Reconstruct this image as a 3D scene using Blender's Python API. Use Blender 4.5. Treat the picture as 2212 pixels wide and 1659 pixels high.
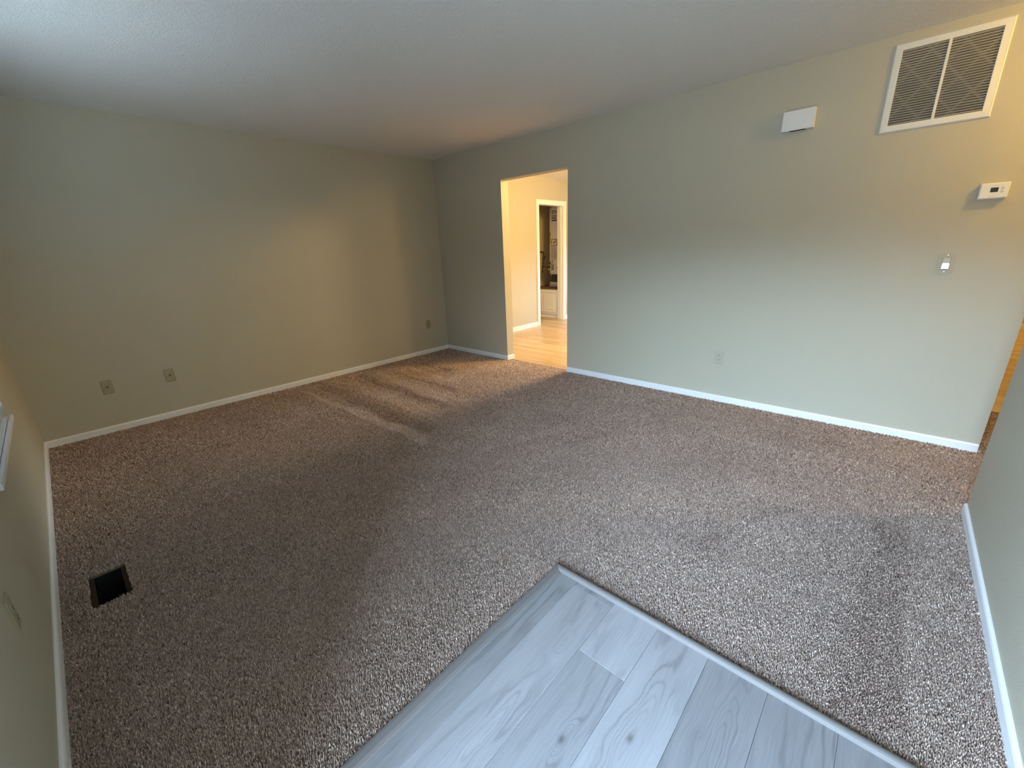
import bpy, bmesh, math, random
import numpy as np
from mathutils import Matrix, Vector

for o in list(bpy.data.objects):
    bpy.data.objects.remove(o, do_unlink=True)
SC = bpy.context.scene
COL = SC.collection
R = math.radians

# ------------------------------------------------------------------ camera
cam_d = bpy.data.cameras.new('camera')
cam_d.sensor_fit = 'HORIZONTAL'
cam_d.sensor_width = 36.0
cam_d.lens = 896.03 / 2212 * 36.0
cam_d.clip_start = 0.02
cam = bpy.data.objects.new('camera', cam_d)
COL.objects.link(cam)
RX = Vector((0.74178794, 0.66960816, -0.03708858))
RY = Vector((0.18261976, -0.25490011, -0.94956619))
RZ = Vector((-0.64529115, 0.69760365, -0.31136551))
M3 = Matrix((RX, -RY, -RZ)).transposed()
cam.matrix_world = Matrix.Translation((4.67351, -3.72618, 1.34361)) @ M3.to_4x4()
SC.camera = cam

# ------------------------------------------------------------------ colour management
SC.view_settings.view_transform = 'Standard'
SC.view_settings.look = 'None'
SC.view_settings.gamma = 1.0
SC.view_settings.exposure = 0.0
SC.view_settings.use_curve_mapping = False

# ------------------------------------------------------------------ world: overcast daylight over a street
SKY = (0.54, 0.765, 1.0)
SKY_HIGH = (0.44, 0.67, 1.0)
SKY_POWER = 72.0
GROUND = (0.68, 0.85, 1.0)
GROUND_POWER = 9.3
TREES_POWER = 1.2
wd = bpy.data.worlds.new('overcast_day')
SC.world = wd
wd.use_nodes = True
nt = wd.node_tree
nt.nodes.clear()
wo = nt.nodes.new('ShaderNodeOutputWorld')
bg = nt.nodes.new('ShaderNodeBackground')
tc = nt.nodes.new('ShaderNodeTexCoord')
sx = nt.nodes.new('ShaderNodeSeparateXYZ')
mp = nt.nodes.new('ShaderNodeMapRange')
mp.inputs['From Min'].default_value = -1
mp.inputs['From Max'].default_value = 1
cr = nt.nodes.new('ShaderNodeValToRGB')
def zpos(z): return (z + 1) / 2
el = cr.color_ramp.elements
def c4(c, k): return (c[0]*k, c[1]*k, c[2]*k, 1)
el[0].position = 0.0;          el[0].color = c4(GROUND, GROUND_POWER)
el[1].position = zpos(-0.02);  el[1].color = c4(GROUND, GROUND_POWER)
for p, c in ((zpos(0.0), c4((0.62, 0.80, 0.85), TREES_POWER)), (zpos(0.11), c4((0.62, 0.80, 0.85), TREES_POWER)),
             (zpos(0.18), c4(SKY, SKY_POWER*1.17)), (zpos(0.24), c4(SKY, SKY_POWER*1.17)), (zpos(0.45), c4(SKY_HIGH, SKY_POWER*.9)), (zpos(0.60), c4(SKY_HIGH, SKY_POWER*.45)), (1.0, c4(SKY_HIGH, SKY_POWER*.4))):
    e = el.new(p); e.color = c
nt.links.new(tc.outputs['Generated'], sx.inputs[0])
nt.links.new(sx.outputs['Z'], mp.inputs['Value'])
nt.links.new(mp.outputs[0], cr.inputs[0])
nt.links.new(cr.outputs[0], bg.inputs['Color'])
bg.inputs['Strength'].default_value = 1.0
nt.links.new(bg.outputs[0], wo.inputs['Surface'])

# ------------------------------------------------------------------ room dimensions (metres)
H = 2.44            # ceiling
YW = -4.029         # window / front door wall
YB = -4.19          # outer face of that wall
XS = 5.132          # entry side wall, face towards the room
YS = -0.912         # its free end
XE = 5.247          # end of the doorway wall
TW = 0.118          # partition thickness
DX1, DX2, DH = 1.172, 2.080, 2.073      # doorway
FX1, FX2, FH = 4.06, 4.97, 2.03         # front door opening
WX1, WX2, WZ1, WZ2 = 1.27, 2.33, 0.585, 2.02   # window opening
PX, PY = 3.777, -2.506                  # corner of the entry flooring
KY = 5.35           # far end of kitchen / hall
HX = 6.55           # hall far side
KX1, KX2, KZ1, KZ2 = 1.6, 3.0, 1.05, 2.05   # unseen kitchen window, added as a daylight source
BB = 0.0505         # baseboard height
FZ = -0.012         # carpet backing level

# ------------------------------------------------------------------ lights
def portal(name, x1, x2, z1, z2, y):
    l = bpy.data.lights.new(name, 'AREA')
    l.shape = 'RECTANGLE'; l.size = x2 - x1; l.size_y = z2 - z1
    l.cycles.is_portal = True
    o = bpy.data.objects.new(name, l); COL.objects.link(o)
    o.location = ((x1+x2)/2, y, (z1+z2)/2)
    o.rotation_euler = (R(90), 0, 0)         # faces into the room (+Y)
    return o
portal('front_door_daylight', FX1, FX2, 0.0, FH, YB + 0.005)
portal('window_daylight', WX1, WX2, WZ1, WZ2, YB + 0.005)
k = portal('added_window_daylight', KX1, KX2, KZ1, KZ2, KY + .115)  # daylight through the added kitchen window
k.rotation_euler = (R(-90), 0, 0)

def lamp(name, loc, color, power, radius):
    l = bpy.data.lights.new(name, 'POINT')
    l.color = color; l.energy = power; l.shadow_soft_size = radius
    o = bpy.data.objects.new(name, l); COL.objects.link(o); o.location = loc
    return o
WARM = (1.0, 0.66, 0.24)
lamp('kitchen_ceiling_light', (2.18, 1.22, 2.28), WARM, 180, 0.16)
lamp('dining_ceiling_light', (4.25, 1.65, 2.10), WARM, 62, 0.16)
lamp('hall_ceiling_light', (5.64, -0.46, 2.34), (1.0, 0.62, 0.10), 30.0, 0.05)
lamp('hall_end_light', (5.9, 4.1, 2.2), WARM, 48, 0.08)

# ------------------------------------------------------------------ node helpers
class NT:
    def __init__(s, m): s.t = m.node_tree; s.n = s.t.nodes; s.l = s.t.links
    def new(s, t, **kw):
        n = s.n.new(t)
        for k, v in kw.items(): setattr(n, k, v)
        return n
    def put(s, sock, v):
        if isinstance(v, bpy.types.NodeSocket): s.l.new(v, sock)
        elif isinstance(v, (tuple, list)) and len(v) == 3 and sock.type == 'RGBA': sock.default_value = (*v, 1)
        else: sock.default_value = v
    def math(s, op, a, b=0.0, c=0.0):
        n = s.new('ShaderNodeMath', operation=op)
        for i, v in enumerate((a, b, c)): s.put(n.inputs[i], v)
        return n.outputs[0]
    def mix(s, f, a, b, blend='MIX'):
        n = s.new('ShaderNodeMix', data_type='RGBA', blend_type=blend)
        s.put(n.inputs[0], f); s.put(n.inputs[6], a); s.put(n.inputs[7], b)
        return n.outputs[2]
    def noise(s, vec, scale, detail=2.0, rough=0.5, dist=0.0):
        n = s.new('ShaderNodeTexNoise')
        if vec is not None: s.l.new(vec, n.inputs['Vector'])
        n.inputs['Scale'].default_value = scale; n.inputs['Detail'].default_value = detail
        n.inputs['Roughness'].default_value = rough; n.inputs['Distortion'].default_value = dist
        return n.outputs['Fac']
    def ramp(s, f, stops):
        n = s.new('ShaderNodeValToRGB'); s.put(n.inputs[0], f)
        e = n.color_ramp.elements
        e[0].position, e[0].color = stops[0][0], (*stops[0][1], 1)
        e[1].position, e[1].color = stops[-1][0], (*stops[-1][1], 1)
        for p, c in stops[1:-1]:
            x = e.new(p); x.color = (*c, 1)
        return n.outputs[0]
    def range(s, v, a, b, c, d):
        n = s.new('ShaderNodeMapRange')
        s.put(n.inputs[0], v)
        for i, q in enumerate((a, b, c, d)): n.inputs[i+1].default_value = q
        return n.outputs[0]
    def pos(s): return s.new('ShaderNodeTexCoord').outputs['Object']
    def scale(s, vec, sc):
        n = s.new('ShaderNodeVectorMath', operation='MULTIPLY')
        s.l.new(vec, n.inputs[0]); n.inputs[1].default_value = sc
        return n.outputs[0]
    def bump(s, h, strength, dist):
        n = s.new('ShaderNodeBump'); n.inputs['Strength'].default_value = strength
        n.inputs['Distance'].default_value = dist; s.l.new(h, n.inputs['Height'])
        return n.outputs[0]

MATS = {}
def material(name, color=(.8,.8,.8), rough=0.5, spec=0.5, metal=0.0, build=None, coat=0.0, noise=0.03, nscale=60):
    m = bpy.data.materials.new(name); m.use_nodes = True
    g = NT(m); b = m.node_tree.nodes['Principled BSDF']
    b.inputs['Base Color'].default_value = (*color, 1)
    b.inputs['Roughness'].default_value = rough
    b.inputs['Specular IOR Level'].default_value = spec
    b.inputs['Metallic'].default_value = metal
    b.inputs['Coat Weight'].default_value = coat
    if build: build(g, b)
    elif noise:
        f = g.noise(g.pos(), nscale, 3)
        lo = tuple(c*(1-noise) for c in color); hi = tuple(min(1, c*(1+noise)) for c in color)
        g.l.new(g.mix(f, lo, hi), b.inputs['Base Color'])
    MATS[name] = m
    return m

def paint(color, scale, strength, dist):
    def f(g, b):
        p = g.pos()
        n1 = g.noise(p, scale, 3, 0.6)
        n2 = g.noise(p, 1.3, 2)
        g.l.new(g.mix(n2, tuple(c*.975 for c in color), tuple(c*1.02 for c in color)), b.inputs['Base Color'])
        g.l.new(g.bump(n1, strength, dist), b.inputs['Normal'])
    return f
WALLC = (0.515, 0.475, 0.366)
material('wall_paint', WALLC, 0.55, 0.25, build=paint(WALLC, 130, 0.35, 0.003))
CEILC = (0.86, 0.845, 0.81)
def popcorn(g, b):
    p = g.pos()
    n1 = g.noise(p, 130, 3, 0.65)
    n2 = g.noise(p, 60, 2, 0.5)
    h = g.math('ADD', n1, g.math('MULTIPLY', n2, 0.6))
    g.l.new(g.bump(h, 0.8, 0.007), b.inputs['Normal'])
    g.l.new(g.mix(g.noise(p, 2, 2), tuple(c*.97 for c in CEILC), CEILC), b.inputs['Base Color'])
material('ceiling_texture', CEILC, 0.9, 0.1, build=popcorn)
material('trim_white', (0.86, 0.86, 0.86), 0.38, 0.5, noise=.015)
material('plastic_ivory', (0.47, 0.44, 0.335), 0.6, 0.3, noise=.02)
material('plastic_beige', (0.38, 0.335, 0.22), 0.6, 0.2, noise=.02)
material('plastic_white', (0.80, 0.80, 0.78), 0.4, 0.45, noise=.015)
material('switch_gloss', (0.60, 0.565, 0.45), 0.07, 0.6, noise=.01)
material('slot_dark', (0.015, 0.014, 0.012), 0.6, 0.3)
material('screw_metal', (0.55, 0.52, 0.45), 0.35, 0.5, 0.9)
material('grille_white', (0.78, 0.77, 0.72), 0.45, 0.4, noise=.02)
material('louver_grey', (0.52, 0.485, 0.40), 0.5, 0.4, noise=.04)
material('lcd', (0.03, 0.035, 0.025), 0.15, 0.5)
material('thermostat_white', (0.85, 0.84, 0.80), 0.4, 0.45, noise=.015)
material('button_grey', (0.55, 0.53, 0.48), 0.4, 0.4)
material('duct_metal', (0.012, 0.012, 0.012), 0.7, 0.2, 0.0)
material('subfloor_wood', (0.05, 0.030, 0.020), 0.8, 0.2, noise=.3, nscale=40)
material('tank_enamel', (0.92, 0.91, 0.88), 0.35, 0.5, noise=.015)
material('label_yellow', (0.75, 0.58, 0.03), 0.5, 0.4)
material('label_white', (0.82, 0.81, 0.77), 0.5, 0.4)
material('label_ink', (0.05, 0.05, 0.05), 0.6, 0.3)
material('label_brown', (0.25, 0.14, 0.08), 0.6, 0.3)
material('label_red', (0.55, 0.05, 0.03), 0.6, 0.3)
material('black_plastic', (0.02, 0.022, 0.025), 0.4, 0.5)
material('valve_grey', (0.38, 0.36, 0.32), 0.4, 0.5, 0.4)
material('iron_pipe', (0.09, 0.05, 0.035), 0.55, 0.4, 0.3, noise=.2)
material('brass', (0.50, 0.36, 0.14), 0.35, 0.5, 0.9)
material('cabinet_paint', (0.88, 0.86, 0.80), 0.45, 0.4, noise=.03)
material('platform_top', (0.16, 0.11, 0.07), 0.7, 0.3, noise=.25, nscale=14)
material('closet_paint', (0.62, 0.53, 0.36), 0.6, 0.3, build=paint((0.62, 0.53, 0.36), 110, 0.3, 0.003))
material('blind_white', (0.40, 0.41, 0.42), 0.5, 0.4, noise=.02)
material('cord_white', (0.8, 0.8, 0.78), 0.7, 0.2)
material('trim_molding', (0.165, 0.148, 0.135), 0.65, 0.3, noise=.06, nscale=25)
material('sky_blocker_dark', (0.15, 0.11, 0.09), 0.8, 0.2)  # dark finish, so the added sky blockers bounce little light
material('filter_board', (0.19, 0.178, 0.15), 0.8, 0.2, noise=.05)
material('filter_media', (0.10, 0.093, 0.078), 0.95, 0.1, noise=.15, nscale=200)
material('wood_scrap', (0.82, 0.78, 0.62), 0.5, 0.3)

def glass(g, b):
    out = g.n['Material Output']
    tr = g.new('ShaderNodeBsdfTransparent'); tr.inputs['Color'].default_value = (.95, .97, .97, 1)
    gl = g.new('ShaderNodeBsdfGlossy'); gl.inputs['Roughness'].default_value = 0.0
    fr = g.new('ShaderNodeFresnel'); fr.inputs['IOR'].default_value = 1.45
    mx = g.new('ShaderNodeMixShader')
    front = g.math('SUBTRACT', 1.0, g.new('ShaderNodeNewGeometry').outputs['Backfacing'])
    g.l.new(g.math('MULTIPLY', fr.outputs[0], front), mx.inputs[0]); g.l.new(tr.outputs[0], mx.inputs[1]); g.l.new(gl.outputs[0], mx.inputs[2])
    g.l.new(mx.outputs[0], out.inputs['Surface'])
material('window_glass', (0.97, 0.99, 1.0), 0.0, 0.2, build=glass)

def carpet_mat(g, b):
    a = g.new('ShaderNodeVertexColor', layer_name='yarn').outputs['Color']
    p = g.pos()
    s = g.noise(p, 2.2, 4, 0.6)
    s2 = g.noise(p, 420, 1, 0.5)
    yarn = g.ramp(a, [(0.0, (0.165, 0.107, 0.080)), (0.35, (0.385, 0.272, 0.212)), (0.7, (0.52, 0.383, 0.306)), (1.0, (0.79, 0.64, 0.54))])
    soil = g.range(s, 0.25, 0.75, 0.86, 1.08)
    yarn = g.mix(1.0, yarn, soil, 'MULTIPLY')
    yarn = g.mix(1.0, yarn, g.range(s2, 0.3, 0.7, 0.85, 1.15), 'MULTIPLY')
    g.l.new(yarn, b.inputs['Base Color'])
    b.inputs['Sheen Weight'].default_value = 0.15
    b.inputs['Sheen Roughness'].default_value = 0.5
material('carpet_yarn', (0.3, 0.26, 0.22), 0.95, 0.05, build=carpet_mat)
material('carpet_backing', (0.16, 0.13, 0.105), 0.95, 0.05, noise=.1, nscale=150)

def plank_grain(along, cross, tone, cols, ring=38.0, knots=()):
    """grain of a board: along / cross pick object axes; contour lines of a field that swells round the knots"""
    def f(g, b):
        p = g.pos()
        sp = g.new('ShaderNodeSeparateXYZ'); g.l.new(p, sp.inputs[0])
        U = sp.outputs[cross]; V = sp.outputs[along]
        at = g.new('ShaderNodeVertexColor', layer_name='board').outputs['Color']
        sa = g.new('ShaderNodeSeparateColor'); g.l.new(at, sa.inputs[0])
        seed = sa.outputs[1]; shade = sa.outputs[0]
        cb = g.new('ShaderNodeCombineXYZ')
        g.put(cb.inputs[0], g.math('MULTIPLY', U, 5.0)); g.put(cb.inputs[1], g.math('MULTIPLY', V, 0.9))
        g.put(cb.inputs[2], g.math('MULTIPLY', seed, 37.0))
        n = g.noise(cb.outputs[0], 1.0, 3, 0.5)
        cw = g.new('ShaderNodeCombineXYZ')
        g.put(cw.inputs[0], g.math('MULTIPLY', U, 9.0)); g.put(cw.inputs[1], g.math('MULTIPLY', V, 5.5)); g.put(cw.inputs[2], g.math('MULTIPLY', seed, 53.0))
        U = g.math('MULTIPLY_ADD', g.math('SUBTRACT', g.noise(cw.outputs[0], 1.0, 3, 0.6), 0.5), 0.035, U)
        field = g.math('MULTIPLY_ADD', n, 1.15, g.math('MULTIPLY', U, 2.2))
        for (kx, ky, amp, wx, wy) in knots:
            du = g.math('DIVIDE', g.math('SUBTRACT', U, kx), wx)
            dv = g.math('DIVIDE', g.math('SUBTRACT', V, ky), wy)
            r2 = g.math('ADD', g.math('MULTIPLY', du, du), g.math('MULTIPLY', dv, dv))
            field = g.math('MULTIPLY_ADD', g.math('EXPONENT', g.math('MULTIPLY', r2, -1.0)), amp, field)
        cb3 = g.new('ShaderNodeCombineXYZ')
        g.put(cb3.inputs[0], g.math('MULTIPLY', U, 60.0)); g.put(cb3.inputs[1], g.math('MULTIPLY', V, 9.0)); g.put(cb3.inputs[2], seed)
        wob = g.noise(cb3.outputs[0], 1.0, 2, 0.5)
        field = g.math('MULTIPLY_ADD', wob, 0.10, field)
        w = g.math('SINE', g.math('MULTIPLY', field, ring))
        w = g.math('POWER', g.math('MULTIPLY_ADD', w, 0.5, 0.5), 5.0)
        cb2 = g.new('ShaderNodeCombineXYZ')
        g.put(cb2.inputs[0], g.math('MULTIPLY', U, 240.0)); g.put(cb2.inputs[1], g.math('MULTIPLY', V, 7.0)); g.put(cb2.inputs[2], g.math('MULTIPLY', seed, 11.0))
        fine = g.noise(cb2.outputs[0], 1.0, 3, 0.6)
        cb4 = g.new('ShaderNodeCombineXYZ')
        g.put(cb4.inputs[0], g.math('MULTIPLY', U, 14.0)); g.put(cb4.inputs[1], g.math('MULTIPLY', V, 1.6)); g.put(cb4.inputs[2], g.math('MULTIPLY', seed, 23.0))
        band = g.noise(cb4.outputs[0], 1.0, 2, 0.5)
        patch = g.range(g.noise(cb.outputs[0], 2.3, 1), 0.35, 0.65, 0.25, 1.0)
        k = g.math('MULTIPLY', g.math('MULTIPLY', w, patch), tone)
        k = g.math('ADD', k, g.math('MULTIPLY', g.math('SUBTRACT', fine, 0.5), tone*1.5))
        k = g.math('ADD', k, g.math('MULTIPLY', g.math('SUBTRACT', band, 0.5), tone*1.3))
        col = g.mix(shade, cols[0], cols[1])
        col = g.mix(1.0, col, g.math('SUBTRACT', 1.0, k), 'MULTIPLY')
        for (kx, ky, amp, wx, wy) in knots:
            if amp < 0.9: continue
            du = g.math('DIVIDE', g.math('SUBTRACT', U, kx), 0.006)
            dv = g.math('DIVIDE', g.math('SUBTRACT', V, ky), 0.012)
            r2 = g.math('ADD', g.math('MULTIPLY', du, du), g.math('MULTIPLY', dv, dv))
            spot = g.math('MULTIPLY', g.math('EXPONENT', g.math('MULTIPLY', r2, -0.7)), 0.65)
            col = g.mix(spot, col, tuple(c*0.25 for c in cols[0]))
        g.l.new(col, b.inputs['Base Color'])
        g.l.new(g.bump(g.math('MULTIPLY', fine, -1.0), 0.12, 0.001), b.inputs['Normal'])
    return f
KNOTS = [(4.345, -2.93, 0.92, 0.030, 0.20), (4.20, -3.06, 0.91, 0.012, 0.05), (4.535, -2.79, 0.7, 0.022, 0.17), (4.515, -3.08, 0.95, 0.024, 0.12),
         (4.02, -2.80, 0.4, 0.022, 0.06), (4.02, -3.17, 0.5, 0.018, 0.14), (4.80, -3.2, 0.5, 0.025, 0.2)]
material('laminate_grey', (0.45, 0.43, 0.41), 0.42, 0.4, build=plank_grain('Y', 'X', 0.28, ((0.192, 0.183, 0.181), (0.362, 0.346, 0.345)), 34.0, KNOTS))
material('oak_floor', (0.55, 0.36, 0.18), 0.35, 0.5, build=plank_grain('X', 'Y', 0.22, ((0.52, 0.355, 0.18), (0.68, 0.50, 0.28)), 30.0))

# ------------------------------------------------------------------ object helpers
def tag(o, label=None, cat=None, group=None, kind=None):
    if label: o['label'] = label
    if cat: o['category'] = cat
    if group: o['group'] = group
    if kind: o['kind'] = kind
    return o
def thing(name, label, cat, mat=None, group=None):
    o = bpy.data.objects.new(name, None); COL.objects.link(o)
    o.empty_display_size = 0.05
    if mat is not None: o.matrix_world = mat
    return tag(o, label, cat, group)
def obj(name, bm, mats, parent=None, smooth=False):
    me = bpy.data.meshes.new(name)
    bm.normal_update(); bm.to_mesh(me); bm.free()
    for m in (mats if isinstance(mats, (list, tuple)) else [mats]): me.materials.append(MATS[m])
    if smooth:
        for p in me.polygons: p.use_smooth = True
    o = bpy.data.objects.new(name, me); COL.objects.link(o)
    if parent is not None: o.parent = parent
    return o
def B(): return bmesh.new()
def box(bm, x1, x2, y1, y2, z1, z2, mi=0, bevel=0.0, seg=2, rot=None):
    v = [bm.verts.new(p) for p in ((x1,y1,z1),(x2,y1,z1),(x2,y2,z1),(x1,y2,z1),(x1,y1,z2),(x2,y1,z2),(x2,y2,z2),(x1,y2,z2))]
    fs = [bm.faces.new([v[i] for i in q]) for q in ((3,2,1,0),(4,5,6,7),(0,1,5,4),(1,2,6,5),(2,3,7,6),(3,0,4,7))]
    for f in fs: f.material_index = mi
    if bevel:
        es = list({e for f in fs for e in f.edges})
        r = bmesh.ops.bevel(bm, geom=es, offset=bevel, segments=seg, profile=0.5, affect='EDGES')
        for f in r['faces']: f.material_index = mi
        v = list({x for f in r['faces'] for x in f.verts} | {x for x in v if x.is_valid})
    if rot is not None:
        bmesh.ops.transform(bm, matrix=rot, verts=[x for x in v if x.is_valid])
    return v
def cyl(bm, p0, p1, r, r2=None, n=20, mi=0, cap=True):
    p0, p1 = Vector(p0), Vector(p1); r2 = r if r2 is None else r2
    d = (p1-p0).normalized()
    a = d.orthogonal().normalized(); b = d.cross(a)
    A = [bm.verts.new(p0 + (a*math.cos(t)+b*math.sin(t))*r) for t in [2*math.pi*i/n for i in range(n)]]
    C_ = [bm.verts.new(p1 + (a*math.cos(t)+b*math.sin(t))*r2) for t in [2*math.pi*i/n for i in range(n)]]
    for i in range(n):
        f = bm.faces.new((A[i], A[(i+1)%n], C_[(i+1)%n], C_[i])); f.material_index = mi
    if cap:
        bm.faces.new(A[::-1]).material_index = mi; bm.faces.new(C_).material_index = mi
def lathe(bm, prof, cx, cy, n=40, mi=0):
    rings = []
    for (r, z) in prof:
        rings.append([bm.verts.new((cx+r*math.cos(2*math.pi*i/n), cy+r*math.sin(2*math.pi*i/n), z)) for i in range(n)])
    for a, b in zip(rings, rings[1:]):
        for i in range(n):
            bm.faces.new((a[i], a[(i+1)%n], b[(i+1)%n], b[i])).material_index = mi
    bm.faces.new(rings[0][::-1]); bm.faces.new(rings[-1])
def struct(name, bm, m):
    return tag(obj(name, bm, m), kind='structure')

# ------------------------------------------------------------------ floors
HX1, HX2, HY1, HY2 = 2.190, 2.461, -3.931, -3.798       # cut-out for the floor register
b = B()
X0, X1, Y0, Y1 = -1.2, HX + .12, YB, 0.06
box(b, X0, HX1, Y0, Y1, -0.16, FZ); box(b, HX2, X1, Y0, Y1, -0.16, FZ)
box(b, HX1, HX2, Y0, HY1, -0.16, FZ); box(b, HX1, HX2, HY2, Y1, -0.16, FZ)
struct('floor', b, 'carpet_backing')

def boards(name, x1, x2, y1, y2, along, width, start, zt, mat, seed, joints=None, length=(0.7, 1.3), shades=None, thick=0.009):
    rnd = random.Random(seed)
    bm = B()
    info = []
    lo, hi = (x1, x2) if along == 'Y' else (y1, y2)
    L0, L1 = (y1, y2) if along == 'Y' else (x1, x2)
    c = start; k = 0
    while c > lo: c -= width
    while c < hi - 1e-4:
        a0, a1 = max(c, lo), min(c + width, hi)
        if joints is not None and k in joints: cuts = [L0] + joints[k] + [L1]
        else:
            cuts = [L0]; q = L0 + rnd.uniform(0.2, length[1])
            while q < L1 - 0.15: cuts.append(q); q += rnd.uniform(*length)
            cuts.append(L1)
        for i in range(len(cuts)-1):
            g = 0.0004
            s = (a0+g, a1-g, cuts[i]+g, cuts[i+1]-g)
            if along == 'X': s = (s[2], s[3], s[0], s[1])
            n0 = len(bm.faces)
            box(bm, *s, zt - thick, zt, bevel=0.0006, seg=1)
            sh = shades[k][i] if shades and k in shades else rnd.random()
            info.append((len(bm.faces) - n0, sh, rnd.random()))
        c += width; k += 1
    cl = bm.loops.layers.color.new('board')
    bm.faces.ensure_lookup_table()
    i = 0
    for n_, sh, sd in info:
        for f in bm.faces[i:i+n_]:
            for lp in f.loops: lp[cl] = (sh, sd, 0, 1)
        i += n_
    return struct(name, bm, mat)
# grey laminate in front of the front door
boards('floor_entry', PX + 0.036, XS, YB + .02, PY - 0.026, 'Y', 0.1765, 3.9005, -0.002, 'laminate_grey', 5,
       joints={0: [], 1: [-2.556], 2: [-3.75, -2.792], 3: [-3.62], 4: [-3.9], 5: [], 6: [-3.5], 7: []},
       shades={0: [0.56], 1: [0.78, 0.55], 2: [0.72, 0.62, 0.84], 3: [0.72, 0.78], 4: [0.52, 0.42], 5: [0.38], 6: [0.3, 0.3], 7: [0.3]})
b = B(); box(b, 2.9, HX + .1, -5.7, YB - .001, 2.46, 2.60)
struct('sky_blocker_roof', b, 'sky_blocker_dark')  # unseen roof added outside the door to cut off the high sky
b = B(); box(b, 5.45, 5.60, -5.3, YB - .001, -.3, 2.459)
struct('sky_blocker_side', b, 'sky_blocker_dark')  # unseen side wall added to keep sky light off the left carpet
# oak floor of kitchen and hall
b = B(); box(b, -1.2, HX + .12, 0.06, KY + .12, -0.16, -0.016); struct('floor_kitchen_base', b, 'carpet_backing')
boards('floor_kitchen', -1.05, XE - TW + .002, 0.052, KY, 'X', 0.095, 0.052, -0.004, 'oak_floor', 11, length=(0.6, 1.4))
boards('floor_hall', XE - TW + .003, HX, 0.98, KY, 'X', 0.095, 0.98, -0.004, 'oak_floor', 12, length=(0.6, 1.4))

# transition strips round the entry flooring
def sweep(bm, prof, p0, p1, out, up=Vector((0,0,1)), m0=0.0, m1=0.0):
    """profile (u outwards, v up) swept from p0 to p1, ends cut at the given mitre"""
    p0, p1 = Vector(p0), Vector(p1); d = (p1-p0).normalized(); out = Vector(out)
    A = [bm.verts.new(p0 + out*u + up*v + d*(u*m0)) for u, v in prof]
    C_ = [bm.verts.new(p1 + out*u + up*v + d*(u*m1)) for u, v in prof]
    n = len(prof)
    for i in range(n): bm.faces.new((A[i], A[(i+1)%n], C_[(i+1)%n], C_[i]))
    bm.faces.new(A[::-1]); bm.faces.new(C_)
    bmesh.ops.recalc_face_normals(bm, faces=bm.faces[:])
b = B()
sweep(b, [(0,-0.012),(0,0.001),(0.003,0.0045),(0.012,0.0055),(0.030,0.0045),(0.040,0.001),(0.042,-0.003),(0.042,-0.012)],
      (PX, YB + .02, 0), (PX, PY, 0), (1, 0, 0), m1=-1.0)
struct('trim_1', b, 'trim_molding')
b = B()
prof = [(0,-0.012),(0,0.003)] + [(0.015 - 0.015*math.cos(t), 0.004 + 0.010*math.sin(t)) for t in [R(a) for a in (20,45,70,90,110,135,160)]] + [(0.030,0.002),(0.030,-0.012)]
sweep(b, prof, (PX, PY, 0), (XS - .002, PY, 0), (0, -1, 0), m0=1.0)
struct('trim_2', b, 'trim_molding')

# ------------------------------------------------------------------ walls and ceiling
b = B(); box(b, -1.25, HX + .15, YB, KY + .15, H, H + 0.12); struct('ceiling', b, 'ceiling_texture')
# left wall with the heater closet opening
CY1, CY2, CZ = 2.135, 2.862, 2.035
b = B()
box(b, -TW, 0, YB, CY1, -0.1, H); box(b, -TW, 0, CY2, KY + .12, -0.1, H); box(b, -TW, 0, CY1, CY2, CZ, H)
struct('wall_left', b, 'wall_paint')
# doorway wall
b = B()
box(b, 0, DX1, 0, TW, FZ, H); box(b, DX2, XE, 0, TW, FZ, H); box(b, DX1, DX2, 0, TW, DH, H)
struct('wall_right', b, 'wall_paint')
# window wall with window and front door openings
b = B()
for x1, x2, z1, z2 in ((-TW, WX1, -.1, H), (WX1, WX2, -.1, WZ1), (WX1, WX2, WZ2, H), (WX2, FX1, -.1, H), (FX1, FX2, FH, H), (FX2, HX + .12, -.1, H)):
    box(b, x1, x2, YB, YW, z1, z2)
struct('wall_window', b, 'wall_paint')
b = B(); box(b, XS, XS + TW, YW, YS, FZ, H); struct('wall_entry', b, 'wall_paint')
b = B(); box(b, XS + TW, HX, YS - TW, YS, FZ, H); struct('wall_hall_near', b, 'wall_paint')
b = B(); box(b, HX, HX + .12, YW, KY + .12, -.1, H); struct('wall_hall_side', b, 'wall_paint')
b = B(); box(b, XE - TW, XE, TW, KY, -.01, H); struct('wall_kitchen_side', b, 'wall_paint')
b = B()
box(b, -TW, KX1, KY, KY + .12, -.1, H); box(b, KX2, HX, KY, KY + .12, -.1, H)
box(b, KX1, KX2, KY, KY + .12, -.1, KZ1); box(b, KX1, KX2, KY, KY + .12, KZ2, H)
struct('wall_kitchen_back', b, 'wall_paint')
b = B()
for x1, x2, z1, z2 in ((KX1, KX1 + .045, KZ1, KZ2), (KX2 - .045, KX2, KZ1, KZ2), (KX1 + .045, KX2 - .045, KZ1, KZ1 + .045), (KX1 + .045, KX2 - .045, KZ2 - .045, KZ2), ((KX1+KX2)/2 - .02, (KX1+KX2)/2 + .02, KZ1 + .045, KZ2 - .045)):
    box(b, x1, x2, KY + .04, KY + .09, z1, z2, bevel=.002)
w2 = struct('added_kitchen_window', b, 'trim_white')  # unseen window, added to bring daylight into the kitchen
b = B(); box(b, KX1 + .03, KX2 - .03, KY + .062, KY + .066, KZ1 + .03, KZ2 - .03); obj('pane', b, 'window_glass', w2)
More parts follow.
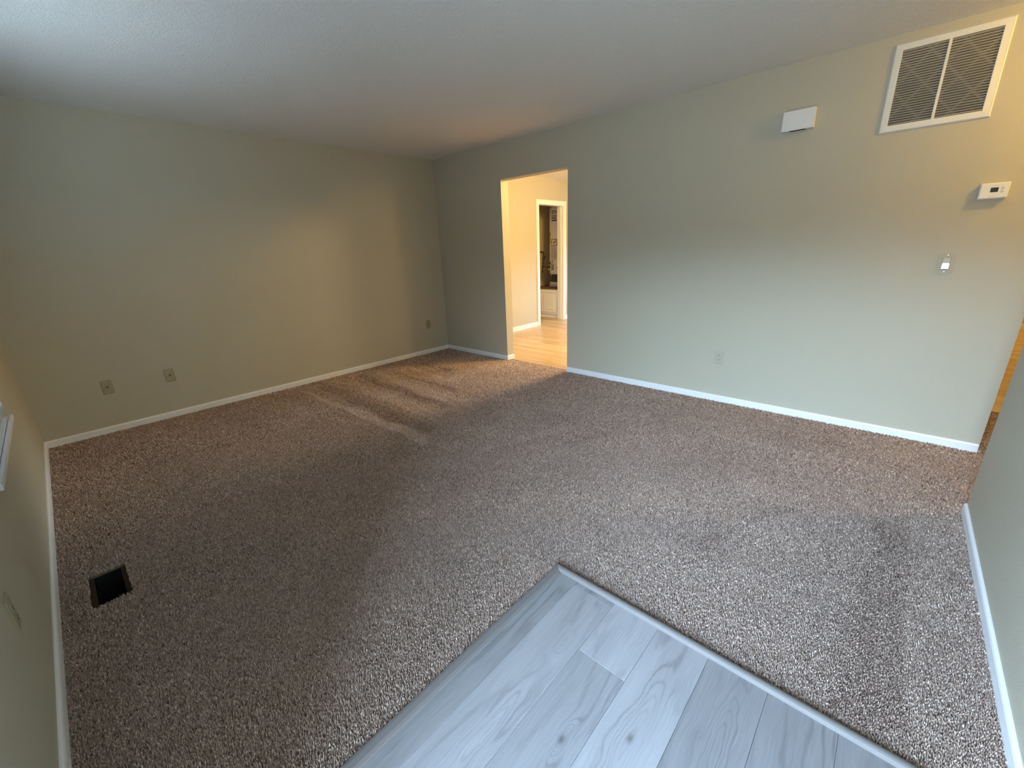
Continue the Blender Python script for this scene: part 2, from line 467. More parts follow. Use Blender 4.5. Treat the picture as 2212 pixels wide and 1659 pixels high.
# closet shell
b = B()
box(b, -1.0, -0.88, 1.8, 3.75, -.1, H); struct('wall_closet_left', b, 'closet_paint')
b = B(); box(b, -0.88, -TW, 3.63, 3.75, -.1, H); struct('wall_closet_back', b, 'closet_paint')
b = B(); box(b, -0.88, -TW, 1.8, 1.92, -.1, H); struct('wall_closet_front', b, 'closet_paint')

# baseboards: slightly rounded top edge
BBP = [(0, FZ), (0, BB), (0.004, BB), (0.009, BB - 0.004), (0.0115, BB - 0.011), (0.0115, FZ)]
def baseboard(name, segs):
    bm = B()
    for p0, p1, out, m0, m1 in segs: sweep(bm, BBP, p0, p1, out, m0=m0, m1=m1)
    return struct(name, bm, 'trim_white')
baseboard('baseboard_left', [((0, YW, 0), (0, 0, 0), (1,0,0), 1, -1)])
baseboard('baseboard_right', [((0, 0, 0), (DX1, 0, 0), (0,-1,0), 1, 1), ((DX1, 0, 0), (DX1, TW, 0), (1,0,0), -1, 0)])
baseboard('baseboard_right_of_doorway', [((DX2, 0, 0), (XE - 0.002, 0, 0), (0,-1,0), 0, 0)])
baseboard('baseboard_window', [((0, YW, 0), (FX1 - .07, YW, 0), (0,1,0), 1, 0)])
baseboard('baseboard_entry', [((XS, YS - 0.004, 0), (XS, YW, 0), (-1,0,0), 0, 0)])
BBP = [(0, -.004), (0, 0.07), (0.005, 0.07), (0.012, 0.062), (0.012, -.004)]
baseboard('baseboard_kitchen', [((0, TW, 0), (0, CY1 - 0.062, 0), (1,0,0), 0, 0), ((0, CY2 + .062, 0), (0, KY, 0), (1,0,0), 0, -1)])
baseboard('baseboard_hall', [((XE, KY, 0), (HX, KY, 0), (0,-1,0), 0, 0)])
# closet casing and jamb
b = B()
CW = 0.060
box(b, 0, .016, CY1 - CW, CY1, -.004, CZ + CW, bevel=.003); box(b, 0, .016, CY2, CY2 + CW, -.004, CZ + CW, bevel=.003)
box(b, 0, .016, CY1, CY2, CZ, CZ + CW, bevel=.003)
box(b, -TW - .01, .006, CY1 - .001, CY1 + .016, -.004, CZ); box(b, -TW - .01, .006, CY2 - .016, CY2 + .001, -.004, CZ)
box(b, -TW - .01, .006, CY1 + .016, CY2 - .016, CZ - .016, CZ + .001)
box(b, -.075, -.04, CY2 - .027, CY2 - .015, -.004, CZ - .016); box(b, -.075, -.04, CY1 + .015, CY1 + .027, -.004, CZ - .016)
struct('trim_3', b, 'trim_white')
# front door frame (the camera stands in the open doorway)
b = B()
for x1, x2 in ((FX1 - .065, FX1), (FX2, FX2 + .065)): box(b, x1, x2, YW, YW + .014, FZ, FH + .065, bevel=.003)
box(b, FX1, FX2, YW, YW + .014, FH, FH + .065, bevel=.003)
for x1, x2 in ((FX1 - .001, FX1 + .02), (FX2 - .02, FX2 + .001)): box(b, x1, x2, YB, YW, -.01, FH)
box(b, FX1 + .02, FX2 - .02, YB, YW, FH - .02, FH + .001)
struct('door_1', b, 'trim_white')

# ------------------------------------------------------------------ carpet pile
def carpet():
    rng = np.random.default_rng(3)
    cam_xy = np.array([4.6735, -3.7262])
    V, F4, F3, CO = [], [], [], []
    def area(p):
        x, y = p[:,0], p[:,1]
        room = (x > .010) & (x < XS - .009) & (y > YW + .010) & (y < -.009)
        hall = (x >= XS - .02) & (x < HX - .01) & (y > YS + .004) & (y < 0.97)
        hall &= ~((x < XE + .002) & (y > -.010))
        door = (x > DX1 + .010) & (x < DX2 - .003) & (y >= -.012) & (y < .048)
        pad = (x > PX - .001) & (y < PY + .001) & (x < XS + .01)
        hole = (x > HX1 + .002) & (x < HX2 - .002) & (y > HY1 + .002) & (y < HY2 - .002)
        return (room | hall | door) & ~pad & ~hole
    total = 0
    bands = [(0.0, 1.9, .0043), (1.9, 2.7, .0053), (2.7, 3.6, .0068), (3.6, 4.8, .0092), (4.8, 9.0, .0125)]
    for d0, d1, s in bands:
        gx = np.arange(0, HX, s); gy = np.arange(YW, 1.0, s)
        P = np.stack(np.meshgrid(gx, gy), -1).reshape(-1, 2)
        P[:,0] += ((np.round(P[:,1]/s).astype(int) % 2) * 0.5) * s
        P += rng.uniform(-.42, .42, P.shape) * s
        d = np.linalg.norm(P - cam_xy, axis=1)
        P = P[(d >= d0) & (d < d1)]
        P = P[area(P)]
        n = len(P)
        x, y = P[:,0], P[:,1]
        # vacuum strokes: the pile is brushed one way or the other in strips
        ang = rng.normal(0, 0.9, n) + 2.2
        lean = np.abs(rng.normal(.45, .22, n))
        brush = np.zeros(n)
        wav = np.sin(x*9.1 + 1.3*np.sin(y*7.3)) + .6*np.sin(y*17 + x*11)
        wav2 = np.sin(x*23 + y*19) + np.sin(y*31 - x*13)
        def stroke(x0, y0, x1, y1, w0, w1, val):
            dx, dy = x1-x0, y1-y0; L = math.hypot(dx, dy)
            t = ((x-x0)*dx + (y-y0)*dy) / (L*L); q = ((x-x0)*-dy + (y-y0)*dx) / L
            w = w0 + (w1-w0)*np.clip(t, 0, 1)
            q = q + wav*min(.012, .12*max(w0, w1)+.006) ; t = t + wav2*.03
            def ss(a): a = np.clip(a, 0, 1); return a*a*(3-2*a)
            f = ss((q + .006)/.016) * ss((w - q)/(.35*w + .012)) * ss(t*L/.08 + .5) * ss((1-t)*L/.22)
            brush[:] += val*f
        stroke(0.12, -2.20, 2.40, -2.15, .03, .18, 1.1)
        stroke(0.12, -2.02, 2.25, -2.06, .16, .20, -.5)
        stroke(0.25, -1.80, 2.08, -1.83, .16, .22, .55)
        stroke(0.25, -1.58, 2.0, -1.60, .12, .12, -.55)
        stroke(0.20, -1.40, 1.90, -1.49, .14, .20, .6)
        stroke(0.55, -1.22, 1.70, -1.24, .05, .12, -.55)
        stroke(0.30, -1.02, 1.55, -1.05, .12, .10, .5)
        stroke(0.3, -.80, 1.1, -.82, .05, .18, -.5)
        stroke(3.19, -1.56, 3.36, -1.05, .16, .20, -.5)
        stroke(3.30, -2.35, 3.24, -1.60, .10, .14, -.35)
        stroke(2.75, -1.95, 3.05, -1.1, .10, .14, .4)
        stroke(4.74, -2.44, 4.80, -1.16, -.0, .0, 0)
        stroke(4.91, -2.46, 4.93, -1.14, .20, .16, -.8)
        stroke(4.30, -1.70, 4.62, -1.30, .10, .06, -.5)
        stroke(4.25, -2.02, 4.33, -1.70, .10, .08, -.6)
        stroke(3.9, -.75, 5.0, -.62, .06, .08, .35)
        stroke(3.7, -.45, 4.9, -.42, .05, .07, -.4)
        for k in range(26):
            cx, cy = rng.uniform(.2, 5.0), rng.uniform(-3.9, -.2)
            a = rng.uniform(0, 3.14); L = rng.uniform(.15, .45)
            stroke(cx, cy, cx + L*math.cos(a), cy + L*math.sin(a), .05, rng.uniform(.04, .12), rng.uniform(-.35, .35))
        lean = np.clip(lean + .35*brush, .05, 1.3)
        ang = np.where(brush > .2, 2.6 + rng.normal(0, .5, n), np.where(brush < -.2, -.6 + rng.normal(0, .5, n), ang))
        lx, ly = lean*np.cos(ang), lean*np.sin(ang)
        hgt = rng.normal(0.0, .0018, n) - .0008
        yarn = np.clip(.5 + rng.normal(0, .24, n) + .25*brush, 0, 1)  # brush term paints the shading of the brushed nap into the yarn colour
        k = 3
        phi = rng.uniform(0, 6.28, n)
        pts = np.zeros((n, 2*k+1, 3))
        for i in range(k):
            c, sn = np.cos(phi + 2*math.pi*i/k), np.sin(phi + 2*math.pi*i/k)
            rb, rm = s*.66, s*.56
            pts[:,i] = np.stack([x + rb*c, y + rb*sn, np.full(n, FZ - .001)], 1)
            zm = FZ*.42 + hgt
            pts[:,k+i] = np.stack([x + rm*c + lx*s*.45, y + rm*sn + ly*s*.45, zm], 1)
        pts[:,2*k] = np.stack([x + lx*s*1.0, y + ly*s*1.0, hgt + .001], 1)
        base = total + np.arange(n)[:,None]*(2*k+1)
        for i in range(k):
            j = (i+1) % k
            F4.append(np.stack([base[:,0]+i, base[:,0]+j, base[:,0]+k+j, base[:,0]+k+i], 1))
            F3.append(np.stack([base[:,0]+k+i, base[:,0]+k+j, base[:,0]+2*k], 1))
        V.append(pts.reshape(-1,3)); CO.append(np.repeat(yarn, 2*k+1)); total += n*(2*k+1)
    V = np.concatenate(V); F4 = np.concatenate(F4); F3 = np.concatenate(F3); CO = np.concatenate(CO)
    me = bpy.data.meshes.new('carpet')
    nl = F4.size + F3.size; nf = len(F4) + len(F3)
    me.vertices.add(len(V)); me.vertices.foreach_set('co', V.astype(np.float32).ravel())
    me.loops.add(nl); me.loops.foreach_set('vertex_index', np.concatenate([F4.ravel(), F3.ravel()]).astype(np.int32))
    me.polygons.add(nf)
    st = np.concatenate([np.arange(len(F4))*4, F4.size + np.arange(len(F3))*3]).astype(np.int32)
    me.polygons.foreach_set('loop_start', st)
    me.update(calc_edges=True)
    a = me.color_attributes.new('yarn', 'FLOAT_COLOR', 'POINT')
    c = np.ones((len(V), 4), np.float32); c[:,0] = c[:,1] = c[:,2] = CO
    a.data.foreach_set('color', c.ravel())
    me.materials.append(MATS['carpet_yarn'])
    o = bpy.data.objects.new('carpet', me); COL.objects.link(o)
    tag(o, 'taupe cut pile carpet covering the living room floor wall to wall', 'carpet', kind='stuff')
    print('carpet verts', len(V), 'faces', nf)
carpet()

# ------------------------------------------------------------------ wall fittings: local frame x right, -y out of the wall, z up
def wall_at(side, a, z):
    if side == 'right': return Matrix.Translation((a, 0, z))
    if side == 'left': return Matrix.Translation((0, a, z)) @ Matrix.Rotation(R(90), 4, 'Z')
    if side == 'window': return Matrix.Translation((a, YW, z)) @ Matrix.Rotation(R(180), 4, 'Z')
def plate(bm, w, h, t, hole=None):
    """cover plate with bevelled rim"""
    x, z = w/2, h/2; i = 0.006
    A = [bm.verts.new(p) for p in ((-x,0,-z),(x,0,-z),(x,0,z),(-x,0,z))]
    Bv = [bm.verts.new(p) for p in ((-x,-t*.45,-z),(x,-t*.45,-z),(x,-t*.45,z),(-x,-t*.45,z))]
    C_ = [bm.verts.new(p) for p in ((-x+i,-t,-z+i),(x-i,-t,-z+i),(x-i,-t,z-i),(-x+i,-t,z-i))]
    for P, Q in ((A, Bv), (Bv, C_)):
        for k in range(4): bm.faces.new((P[k], P[(k+1)%4], Q[(k+1)%4], Q[k]))
    bm.faces.new(C_); bm.faces.new(A[::-1])
    bmesh.ops.recalc_face_normals(bm, faces=bm.faces[:])
def screw(parent, x, z, y, r=.0032):
    bm = B(); cyl(bm, (x, y + .001, z), (x, y - .0012, z), r, n=14)
    return obj('screw', bm, 'screw_metal', parent)
def outlet(side, a, z, label, mat='plastic_beige'):
    t = thing('wall_outlet', label, 'outlet', wall_at(side, a, z), )
    bm = B(); plate(bm, .070, .1145, .0055); obj('cover_plate', bm, mat, t)
    for s in (1, -1):
        zc = s*.0195
        bm = B()
        n = 24; ring = []
        for y in (-.005, -.0075):
            rr = []
            for k in range(n):
                an = 2*math.pi*k/n
                px, pz = .0172*math.cos(an), max(-.0118, min(.0118, .0172*math.sin(an)))
                rr.append(bm.verts.new((px, y, zc + pz)))
            ring.append(rr)
        for k in range(n): bm.faces.new((ring[0][k], ring[0][(k+1)%n], ring[1][(k+1)%n], ring[1][k]))
        bm.faces.new(ring[1])
        bmesh.ops.recalc_face_normals(bm, faces=bm.faces[:])
        rc = obj('receptacle', bm, mat, t)
        for dx, hh in ((-.0063, .0042), (.0063, .0034)):
            bm = B(); box(bm, dx - .0012, dx + .0012, -.0079, -.006, zc + .003 - hh, zc + .003 + hh); obj('slot', bm, 'slot_dark', rc)
        bm = B(); cyl(bm, (0, -.006, zc - .0066), (0, -.0079, zc - .0066), .0027, n=14); obj('ground_hole', bm, 'slot_dark', rc)
    screw(t, 0, 0, -.0055)
    return t
outlet('right', 3.655, .388, 'ivory duplex outlet on the wall right of the doorway, above the baseboard', 'plastic_ivory')
outlet('left', -.314, .392, 'small beige outlet on the left wall close to the back corner')
outlet('window', 2.94, .39, 'beige outlet on the window wall at the left edge of the photo')
# blank-ish phone jack and cable jack plates
t = thing('phone_jack', 'beige phone jack plate on the left wall, nearest to the window wall corner', 'wall plate', wall_at('left', -3.581, .378))
bm = B(); plate(bm, .070, .1145, .0055); obj('cover_plate', bm, 'plastic_beige', t)
bm = B(); box(bm, -.009, .009, -.0075, -.005, -.008, .010, bevel=.001); j = obj('jack', bm, 'plastic_beige', t)
bm = B(); box(bm, -.0055, .0055, -.0079, -.006, -.004, .006); obj('socket', bm, 'slot_dark', j)
screw(t, 0, .042, -.0055); screw(t, 0, -.042, -.0055)
t = thing('cable_jack', 'beige cable plate with one dark centre connector on the left wall', 'wall plate', wall_at('left', -3.168, .379))
bm = B(); plate(bm, .070, .1145, .0055); obj('cover_plate', bm, 'plastic_beige', t)
bm = B(); cyl(bm, (0, -.005, 0), (0, -.008, 0), .0075, n=6); cn = obj('connector', bm, 'black_plastic', t)
bm = B(); cyl(bm, (0, -.008, 0), (0, -.016, 0), .0048, n=18); obj('connector_barrel', bm, 'slot_dark', cn)
screw(t, 0, .042, -.0055); screw(t, 0, -.042, -.0055)

# light switch with a rocker whose lower half is tipped out
t = thing('light_switch', 'beige rocker switch plate below the thermostat at the right end of the wall', 'light switch', wall_at('right', 4.870, 1.157))
bm = B()
for x1, x2, z1, z2 in ((-.0375, -.0175, -.059, .059), (.0175, .0375, -.059, .059), (-.0175, .0175, .034, .059), (-.0175, .0175, -.059, -.034)):
    box(bm, x1, x2, -.006, 0, z1, z2)
obj('cover_plate', bm, 'plastic_ivory', t)
bm = B(); box(bm, -.0172, .0172, -.003, 0, -.0338, .0338); obj('rocker_frame', bm, 'plastic_beige', t)
bm = B()
pts = [(0, .032), (-.0052, .032), (-.0066, .0), (-.0105, -.032), (0, -.032)]
A = [bm.verts.new((-.0155, y, z)) for y, z in pts]; C_ = [bm.verts.new((.0155, y, z)) for y, z in pts]
for k in range(5): bm.faces.new((A[k], A[(k+1)%5], C_[(k+1)%5], C_[k]))
bm.faces.new(A); bm.faces.new(C_[::-1]); bmesh.ops.recalc_face_normals(bm, faces=bm.faces[:])
k = obj('rocker', bm, 'switch_gloss', t); k.rotation_euler = (0, 0, R(-1.6))
screw(t, 0, .048, -.006); screw(t, 0, -.048, -.006)

# thermostat
t = thing('thermostat', 'white wall thermostat with a small dark display above the light switch', 'thermostat', wall_at('right', 4.979, 1.548))
bm = B(); box(bm, -.057, .057, -.006, 0, -.042, .042, bevel=.002); obj('base_plate', bm, 'thermostat_white', t)
bm = B(); box(bm, -.056, .056, -.030, -.006, -.040, .041, bevel=.004); h = obj('housing', bm, 'thermostat_white', t)
bm = B(); box(bm, -.015, .015, -.0306, -.028, -.008, .016); obj('display', bm, 'lcd', t)
for z1, z2 in ((.0235, .0255), (-.029, -.0275)):
    bm = B(); box(bm, -.016, .016, -.0305, -.028, z1, z2); obj('groove', bm, 'button_grey', t)
for z in (.012, -.006):
    bm = B(); box(bm, .026, .036, -.0325, -.029, z - .005, z + .005, bevel=.0015); obj('button', bm, 'button_grey', t)

# door chime box
t = thing('door_chime', 'white rectangular door chime box on the wall left of the air return grille', 'door chime', wall_at('right', 3.979, 2.090))
bm = B(); box(bm, -.088, .088, -.010, 0, -.056, .056); obj('back_plate', bm, 'plastic_white', t)
bm = B()
W_, D_, Hh = .092, .048, .060
box(bm, -W_, W_, -D_, -.002, -Hh, Hh, bevel=.0025)
obj('cover', bm, 'plastic_white', t)
bm = B(); box(bm, -.045, .045, -D_ + .004, -.012, -Hh - .0006, -Hh + .004); obj('sound_slot', bm, 'slot_dark', t)

# air return grille
GX1, GX2, GZ1, GZ2 = 4.413, 4.882, 1.930, 2.391
gx, gz = (GX1+GX2)/2, (GZ1+GZ2)/2
t = thing('air_return_grille', 'large white louvered air return grille high on the wall under the ceiling', 'air vent', wall_at('right', gx, gz))
hw, hh, fw = (GX2-GX1)/2, (GZ2-GZ1)/2, .037
bm = B()
fp = [(0, 0), (0, .004), (.004, .009), (.006, .010), (.007, .0085), (.008, .010), (fw - .002, .012), (fw, .011), (fw, 0)]
cs = [(-hw, -hh), (hw, -hh), (hw, hh), (-hw, hh)]
rings = []
for (cx, cz), (sx_, sz_) in zip(cs, ((1,1), (-1,1), (-1,-1), (1,-1))):
    rings.append([bm.verts.new((cx + sx_*u, -v, cz + sz_*u)) for u, v in fp])
for k in range(4):
    P, Q = rings[k], rings[(k+1)%4]
    for i in range(len(fp)-1): bm.faces.new((P[i], Q[i], Q[i+1], P[i+1]))
bmesh.ops.recalc_face_normals(bm, faces=bm.faces[:])
fr = obj('frame', bm, 'grille_white', t)
bm = B(); box(bm, -.0065, .0065, -.0115, .0, -hh + fw - .002, hh - fw + .002, bevel=.001); obj('mullion', bm, 'grille_white', t)
nb = 30
for x1, x2 in ((-hw + fw - .001, -.006), (.006, hw - fw + .001)):
    bm = B()
    for k in range(nb):
        zc = -hh + fw + (2*hh - 2*fw) * (k + .5) / nb
        # blade slopes up towards the room
        r = Matrix.Translation((0, -.0074, zc)) @ Matrix.Rotation(R(-28), 4, 'X')
        box(bm, x1, x2, -.0045, .0045, -.0006, .0006, rot=r)
    obj('louvers', bm, 'louver_grey', t)
bm = B(); box(bm, -hw + fw - .006, hw - fw + .006, -.0014, -.0002, -hh + fw - .006, hh - fw + .006); f_ = obj('air_filter', bm, 'filter_media', t)
bm = B()
for x0 in (-.28, -.14, 0, .14):
    for sg in (1, -1):
        r = Matrix.Translation((x0 + .07, -.0020 - .0013*(sg > 0), 0)) @ Matrix.Rotation(R(40*sg), 4, 'Y')
        box(bm, -.006, .006, -.0006, .0006, -.26, .26, rot=r)
geom = bm.verts[:] + bm.edges[:] + bm.faces[:]
for co, no in (((-hw + fw - .004,0,0), (-1,0,0)), ((hw - fw + .004,0,0), (1,0,0)), ((0,0,-hh + fw - .004), (0,0,-1)), ((0,0,hh - fw + .004), (0,0,1))):
    geom = bm.verts[:] + bm.edges[:] + bm.faces[:]
    bmesh.ops.bisect_plane(bm, geom=geom, plane_co=co, plane_no=no, clear_outer=True)
obj('filter_lattice', bm, 'filter_board', f_)

# ------------------------------------------------------------------ floor register opening without its cover
t = thing('floor_vent_opening', 'uncovered rectangular floor vent opening cut in the carpet by the window wall', 'floor vent', Matrix.Translation(((HX1+HX2)/2, (HY1+HY2)/2, -.02)))
ox, oy = -(HX1+HX2)/2, -(HY1+HY2)/2
ledge = .021
def lb(bm, x1, x2, y1, y2, z1, z2): box(bm, x1+ox, x2+ox, y1+oy, y2+oy, z1+.02, z2+.02)
for y1, y2 in ((HY1, HY1 + ledge), (HY2 - ledge, HY2)):
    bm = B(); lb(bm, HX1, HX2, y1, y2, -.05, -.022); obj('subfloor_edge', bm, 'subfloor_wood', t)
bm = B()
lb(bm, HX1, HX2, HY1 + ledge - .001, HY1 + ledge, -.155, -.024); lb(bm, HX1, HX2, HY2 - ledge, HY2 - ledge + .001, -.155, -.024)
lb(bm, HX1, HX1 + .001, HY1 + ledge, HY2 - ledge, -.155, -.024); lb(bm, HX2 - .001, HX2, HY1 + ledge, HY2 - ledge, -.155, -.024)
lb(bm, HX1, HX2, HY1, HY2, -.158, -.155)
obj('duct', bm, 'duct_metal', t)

# ------------------------------------------------------------------ window
b = B()
fy1, fy2 = YB + .03, YB + .085
fwid = .045
for x1, x2, z1, z2 in ((WX1, WX1 + fwid, WZ1, WZ2), (WX2 - fwid, WX2, WZ1, WZ2), (WX1 + fwid, WX2 - fwid, WZ1, WZ1 + fwid), (WX1 + fwid, WX2 - fwid, WZ2 - fwid, WZ2), ((WX1+WX2)/2 - .02, (WX1+WX2)/2 + .02, WZ1 + fwid, WZ2 - fwid)):
    box(b, x1, x2, fy1, fy2, z1, z2, bevel=.002)
w1 = struct('window_1', b, 'trim_white')
b = B(); box(b, WX1 + .03, WX2 - .03, fy1 + .024, fy1 + .028, WZ1 + .03, WZ2 - .03); obj('pane', b, 'window_glass', w1)
b = B()
box(b, WX1 - .035, WX2 + .035, YW + .0, YW + .016, WZ1 - .022, WZ1 + .004, bevel=.002)
box(b, WX1, WX2, fy2, YW + .004, WZ1 - .002, WZ1 + .004)
obj('window_sill', b, 'trim_white', w1)
# mini blind in the reveal
t = thing('window_blind', 'white horizontal mini blind hanging in the window at the left edge', 'blind', Matrix.Translation(((WX1+WX2)/2, YW - .03, WZ2)))
hwid = (WX2-WX1)/2 - .006
bm = B(); box(bm, -hwid, hwid, -.014, .014, -.028, -.001, bevel=.002); obj('headrail', bm, 'blind_white', t)
zb = WZ1 - WZ2 + .009
bm = B(); box(bm, -hwid, hwid, -.013, .013, zb, zb + .013, bevel=.002); obj('bottom_rail', bm, 'blind_white', t)
bm = B()
z = zb + .028
while z < -.036:
    r = Matrix.Translation((0, 0, z)) @ Matrix.Rotation(R(55), 4, 'X')      # inner edge up
    box(bm, -hwid, hwid, -.0125, .0125, -.0003, .0003, rot=r)
    z += .021
tag(obj('slats', bm, 'blind_white', t), kind='stuff')
for x in (-.45, -.15, .15, .45):
    bm = B(); cyl(bm, (x, .0135, zb), (x, .0135, -.02), .0009, n=8); obj('ladder_cord', bm, 'cord_white', t)

# ------------------------------------------------------------------ water heater closet
PT = 0.566
px1, px2, pyf, pyb = -0.872, -0.125, 2.900, 3.622
t = thing('heater_platform', 'low cream cabinet with a panel door that carries the water heater', 'cabinet', Matrix.Translation(((px1+px2)/2, pyf, 0)))
cxm = (px1+px2)/2
def pb(bm, x1, x2, y1, y2, z1, z2, **k): box(bm, x1 - cxm, x2 - cxm, y1 - pyf, y2 - pyf, z1, z2, **k)
bm = B(); pb(bm, px1, px2, pyf, pyb, -.003, PT - .022); obj('body', bm, 'cabinet_paint', t)
bm = B(); pb(bm, px1, px2, pyf - .006, pyb, PT - .022, PT, bevel=.002); obj('top', bm, 'platform_top', t)
bm = B(); pb(bm, -.596, px2 + .0, pyf - .018, pyf, .070, .528, bevel=.002); d_ = obj('door', bm, 'cabinet_paint', t)
bm = B()
for x1, x2, z1, z2 in ((-.545, -.180, .112, .124), (-.545, -.180, .496, .508), (-.545, -.533, .112, .508), (-.192, -.180, .112, .508)):
    pb(bm, x1, x2, pyf - .030, pyf - .017, z1, z2, bevel=.004)
pb(bm, -.500, -.225, pyf - .029, pyf - .017, .157, .463, bevel=.009)
obj('door_panel', bm, 'cabinet_paint', d_)
bm = B(); cyl(bm, (-.583 - cxm, -.018, .312), (-.583 - cxm, -.034, .312), .007, .010, n=16); obj('knob', bm, 'brass', d_)

TX, TY, TR = -.368, 3.315, .232
t = thing('water_heater', 'tall white gas water heater standing on the closet platform', 'water heater', Matrix.Translation((TX, TY, PT)))
def tz(z): return z - PT
bm = B(); lathe(bm, [(TR - .006, tz(.62)), (TR, tz(.625)), (TR, tz(2.035)), (TR - .008, tz(2.052)), (TR - .05, tz(2.062)), (.02, tz(2.066))], 0, 0, 56)
obj('tank', bm, 'tank_enamel', t, smooth=True)
bm = B(); lathe(bm, [(TR - .015, 0), (TR + .016, .004), (TR + .016, .030), (TR + .006, .052), (TR - .01, .056)], 0, 0, 48); obj('base_ring', bm, 'valve_grey', t, smooth=True)
bm = B(); cyl(bm, (0, 0, tz(2.06)), (0, 0, H - PT - .01), .04, n=20); obj('flue_pipe', bm, 'valve_grey', t)
def patch(bm, a1, a2, z1, z2, off=.0012, mi=0, n=8):
    pr = []
    for i in range(n + 1):
        a = R(a1 + (a2-a1)*i/n); r = TR + off
        pr.append((bm.verts.new((r*math.cos(a), r*math.sin(a), tz(z1))), bm.verts.new((r*math.cos(a), r*math.sin(a), tz(z2)))))
    for (p, q), (p2, q2) in zip(pr, pr[1:]): bm.faces.new((p, p2, q2, q)).material_index = mi
def ellipse(bm, a0, z0, ra, rz, w, off=.0018, n=26):
    P = []
    for k in range(n):
        th = 2*math.pi*k/n; row = []
        for s in (1, 1 - w):
            a = R(a0 + ra*s*math.cos(th)); r = TR + off
            row.append(bm.verts.new((r*math.cos(a), r*math.sin(a), tz(z0 + rz*s*math.sin(th)))))
        P.append(row)
    for k in range(n): bm.faces.new((P[k][0], P[(k+1)%n][0], P[(k+1)%n][1], P[k][1]))
bm = B()
ellipse(bm, -92.5, 1.955, 15, .033, .22)
for a1, a2, z1, z2 in ((-99, -96.5, 1.937, 1.972), (-96, -91, 1.968, 1.974), (-96, -91, 1.950, 1.956), (-90, -87.5, 1.937, 1.974)): patch(bm, a1, a2, z1, z2, .0018, n=2)
obj('logo', bm, 'label_ink', t)
bm = B()
rnd = random.Random(4)
for z in (1.895, 1.868, 1.842):
    a = -108
    while a < -78:
        w = rnd.uniform(2.5, 6); patch(bm, a, min(a + w, -77), z - .009, z + .009, .0016, n=2); a += w + 1.6
patch(bm, -108, -77, 1.800, 1.820, .0016)
obj('lettering', bm, 'label_ink', t)
bm = B(); patch(bm, -137, -119.5, 1.39, 1.60, .0014); l_ = obj('energy_label', bm, 'label_yellow', t)
bm = B(); patch(bm, -133, -122, 1.565, 1.59, .002); patch(bm, -131, -124, 1.535, 1.55, .002); obj('energy_print', bm, 'label_ink', l_)
bm = B(); patch(bm, -117, -75, 1.350, 1.478, .0014); l_ = obj('warning_label', bm, 'label_brown', t)
bm = B(); patch(bm, -114.5, -77.5, 1.362, 1.466, .0020); obj('warning_field', bm, 'label_white', l_)
bm = B(); patch(bm, -111, -106, 1.40, 1.445, .0026, n=3); obj('warning_mark', bm, 'label_brown', l_)
bm = B(); patch(bm, -98, -90, 1.40, 1.415, .0026, n=3); patch(bm, -93, -84, 1.415, 1.432, .0026, n=3); patch(bm, -88, -80, 1.432, 1.446, .0026, n=3); obj('warning_flame', bm, 'label_red', l_)
bm = B()
for a1, a2, z1, z2 in ((-116, -97, 1.12, 1.335), (-95, -78, 1.10, 1.335), (-114, -98, 1.03, 1.105)):
    z = z2
    while z > z1:
        a = a1
        while a < a2 - 1:
            w = rnd.uniform(1.5, 5); patch(bm, a, min(a + w, a2), z - .0065, z, .0014, n=2); a += w + 1.1
        z -= .0135
obj('instruction_text', bm, 'label_ink', t)
# gas control and burner cover
aV = R(-106); vx, vy = math.cos(aV), math.sin(aV)
rotv = Matrix.Rotation(aV + math.pi/2, 4, 'Z')
bm = B(); box(bm, -.045, .045, -TR - .075, -TR + .01, tz(.90), tz(1.01), bevel=.008, rot=rotv); g_ = obj('gas_control', bm, 'valve_grey', t)
bm = B(); cyl(bm, rotv @ Vector((0, -TR - .07, tz(.965))), rotv @ Vector((0, -TR - .105, tz(.965))), .030, .026, n=20); obj('control_knob', bm, 'black_plastic', g_)
bm = B(); cyl(bm, rotv @ Vector((-.02, -TR - .04, tz(1.0))), rotv @ Vector((-.02, -TR - .04, tz(1.055))), .013, n=14); obj('control_cap', bm, 'black_plastic', g_)
bm = B()
pth = [(.03, -TR - .05, .90), (.032, -TR - .052, .86), (.02, -TR - .04, .82), (.0, -TR - .02, .79)]
for p, q in zip(pth, pth[1:]): cyl(bm, rotv @ Vector((p[0], p[1], tz(p[2]))), rotv @ Vector((q[0], q[1], tz(q[2]))), .007, n=10)
obj('burner_tube', bm, 'valve_grey', t)
bm = B()
for k in range(10):
    a1, a2 = -127 + k*6, -127 + (k+1)*6
    P = []
    for a in (a1, a2):
        a = R(a)
        P.append([bm.verts.new((r*math.cos(a), r*math.sin(a), tz(z))) for r, z in ((TR, .672), (TR + .022, .678), (TR + .022, .815), (TR, .822))])
    for i in range(3): bm.faces.new((P[0][i], P[1][i], P[1][i+1], P[0][i+1]))
    if k in (0, 9): bm.faces.new(P[0] if k == 0 else P[1])
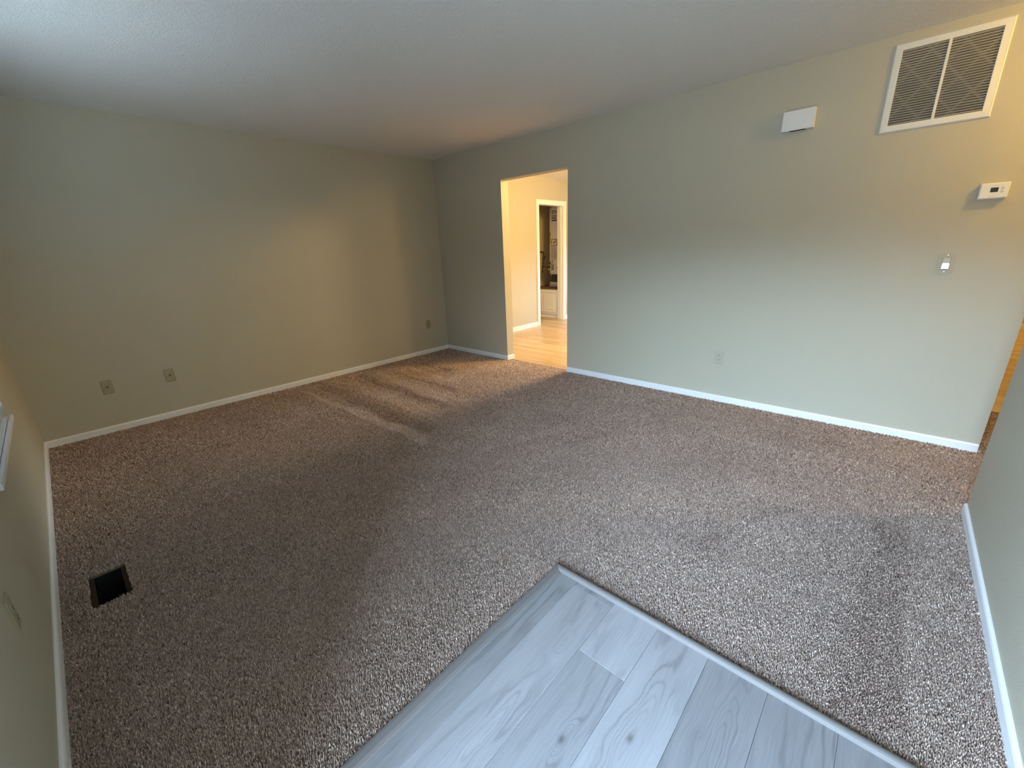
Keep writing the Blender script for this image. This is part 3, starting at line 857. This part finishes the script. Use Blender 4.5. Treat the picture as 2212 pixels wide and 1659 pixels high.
bmesh.ops.remove_doubles(bm, verts=bm.verts[:], dist=.0002); bmesh.ops.recalc_face_normals(bm, faces=bm.faces[:])
obj('burner_cover', bm, 'black_plastic', t)
bm = B(); a = R(-72); cyl(bm, (TR*math.cos(a), TR*math.sin(a), tz(.945)), ((TR+.05)*math.cos(a), (TR+.05)*math.sin(a), tz(.945)), .014, n=14); obj('drain_valve', bm, 'brass', t)

# gas pipe on the closet wall
t = thing('gas_pipe', 'dark iron gas pipe with shutoff valve beside the white water heater', 'pipe', Matrix.Translation((-.88, 3.30, .95)))
def pp(bm, pts, r):
    for p, q in zip(pts, pts[1:]):
        cyl(bm, (p[0] + .88, p[1] - 3.30, p[2] - .95), (q[0] + .88, q[1] - 3.30, q[2] - .95), r, n=14)
bm = B()
pp(bm, [(-.879, 3.27, 1.245), (-.83, 3.27, 1.245)], .013)
pp(bm, [(-.83, 3.27, 1.245), (-.83, 3.335, 1.235), (-.83, 3.335, 1.13)], .013)
pp(bm, [(-.83, 3.332, 1.10), (-.83, 3.305, .955), (-.83, 3.285, .845)], .0115)
pp(bm, [(-.83, 3.305, .955), (-.60, 3.20, .952), (-.475, 3.075, .95)], .0115)
obj('pipe_run', bm, 'iron_pipe', t)
bm = B(); pp(bm, [(-.83, 3.337, 1.15), (-.83, 3.330, 1.09)], .022); v_ = obj('valve_body', bm, 'iron_pipe', t)
bm = B(); pp(bm, [(-.80, 3.33, 1.12), (-.80, 3.36, 1.17)], .007); obj('valve_handle', bm, 'iron_pipe', v_)
for z, y in ((1.03, 3.318), (.955, 3.305), (.855, 3.287)):
    bm = B(); pp(bm, [(-.83, y + .003, z + .018), (-.83, y - .003, z - .018)], .018); obj('fitting', bm, 'iron_pipe', t)

# small scrap lying at the foot of the doorway jamb
bm = B(); r = Matrix.Translation((1.222, .052, .0)) @ Matrix.Rotation(R(25), 4, 'Z')
box(bm, -.022, .028, -.009, .011, -.003, .006, bevel=.001, rot=r)
tag(obj('wood_scrap', bm, 'wood_scrap'), 'small cream wood scrap on the floor at the foot of the doorway jamb', 'wood scrap')
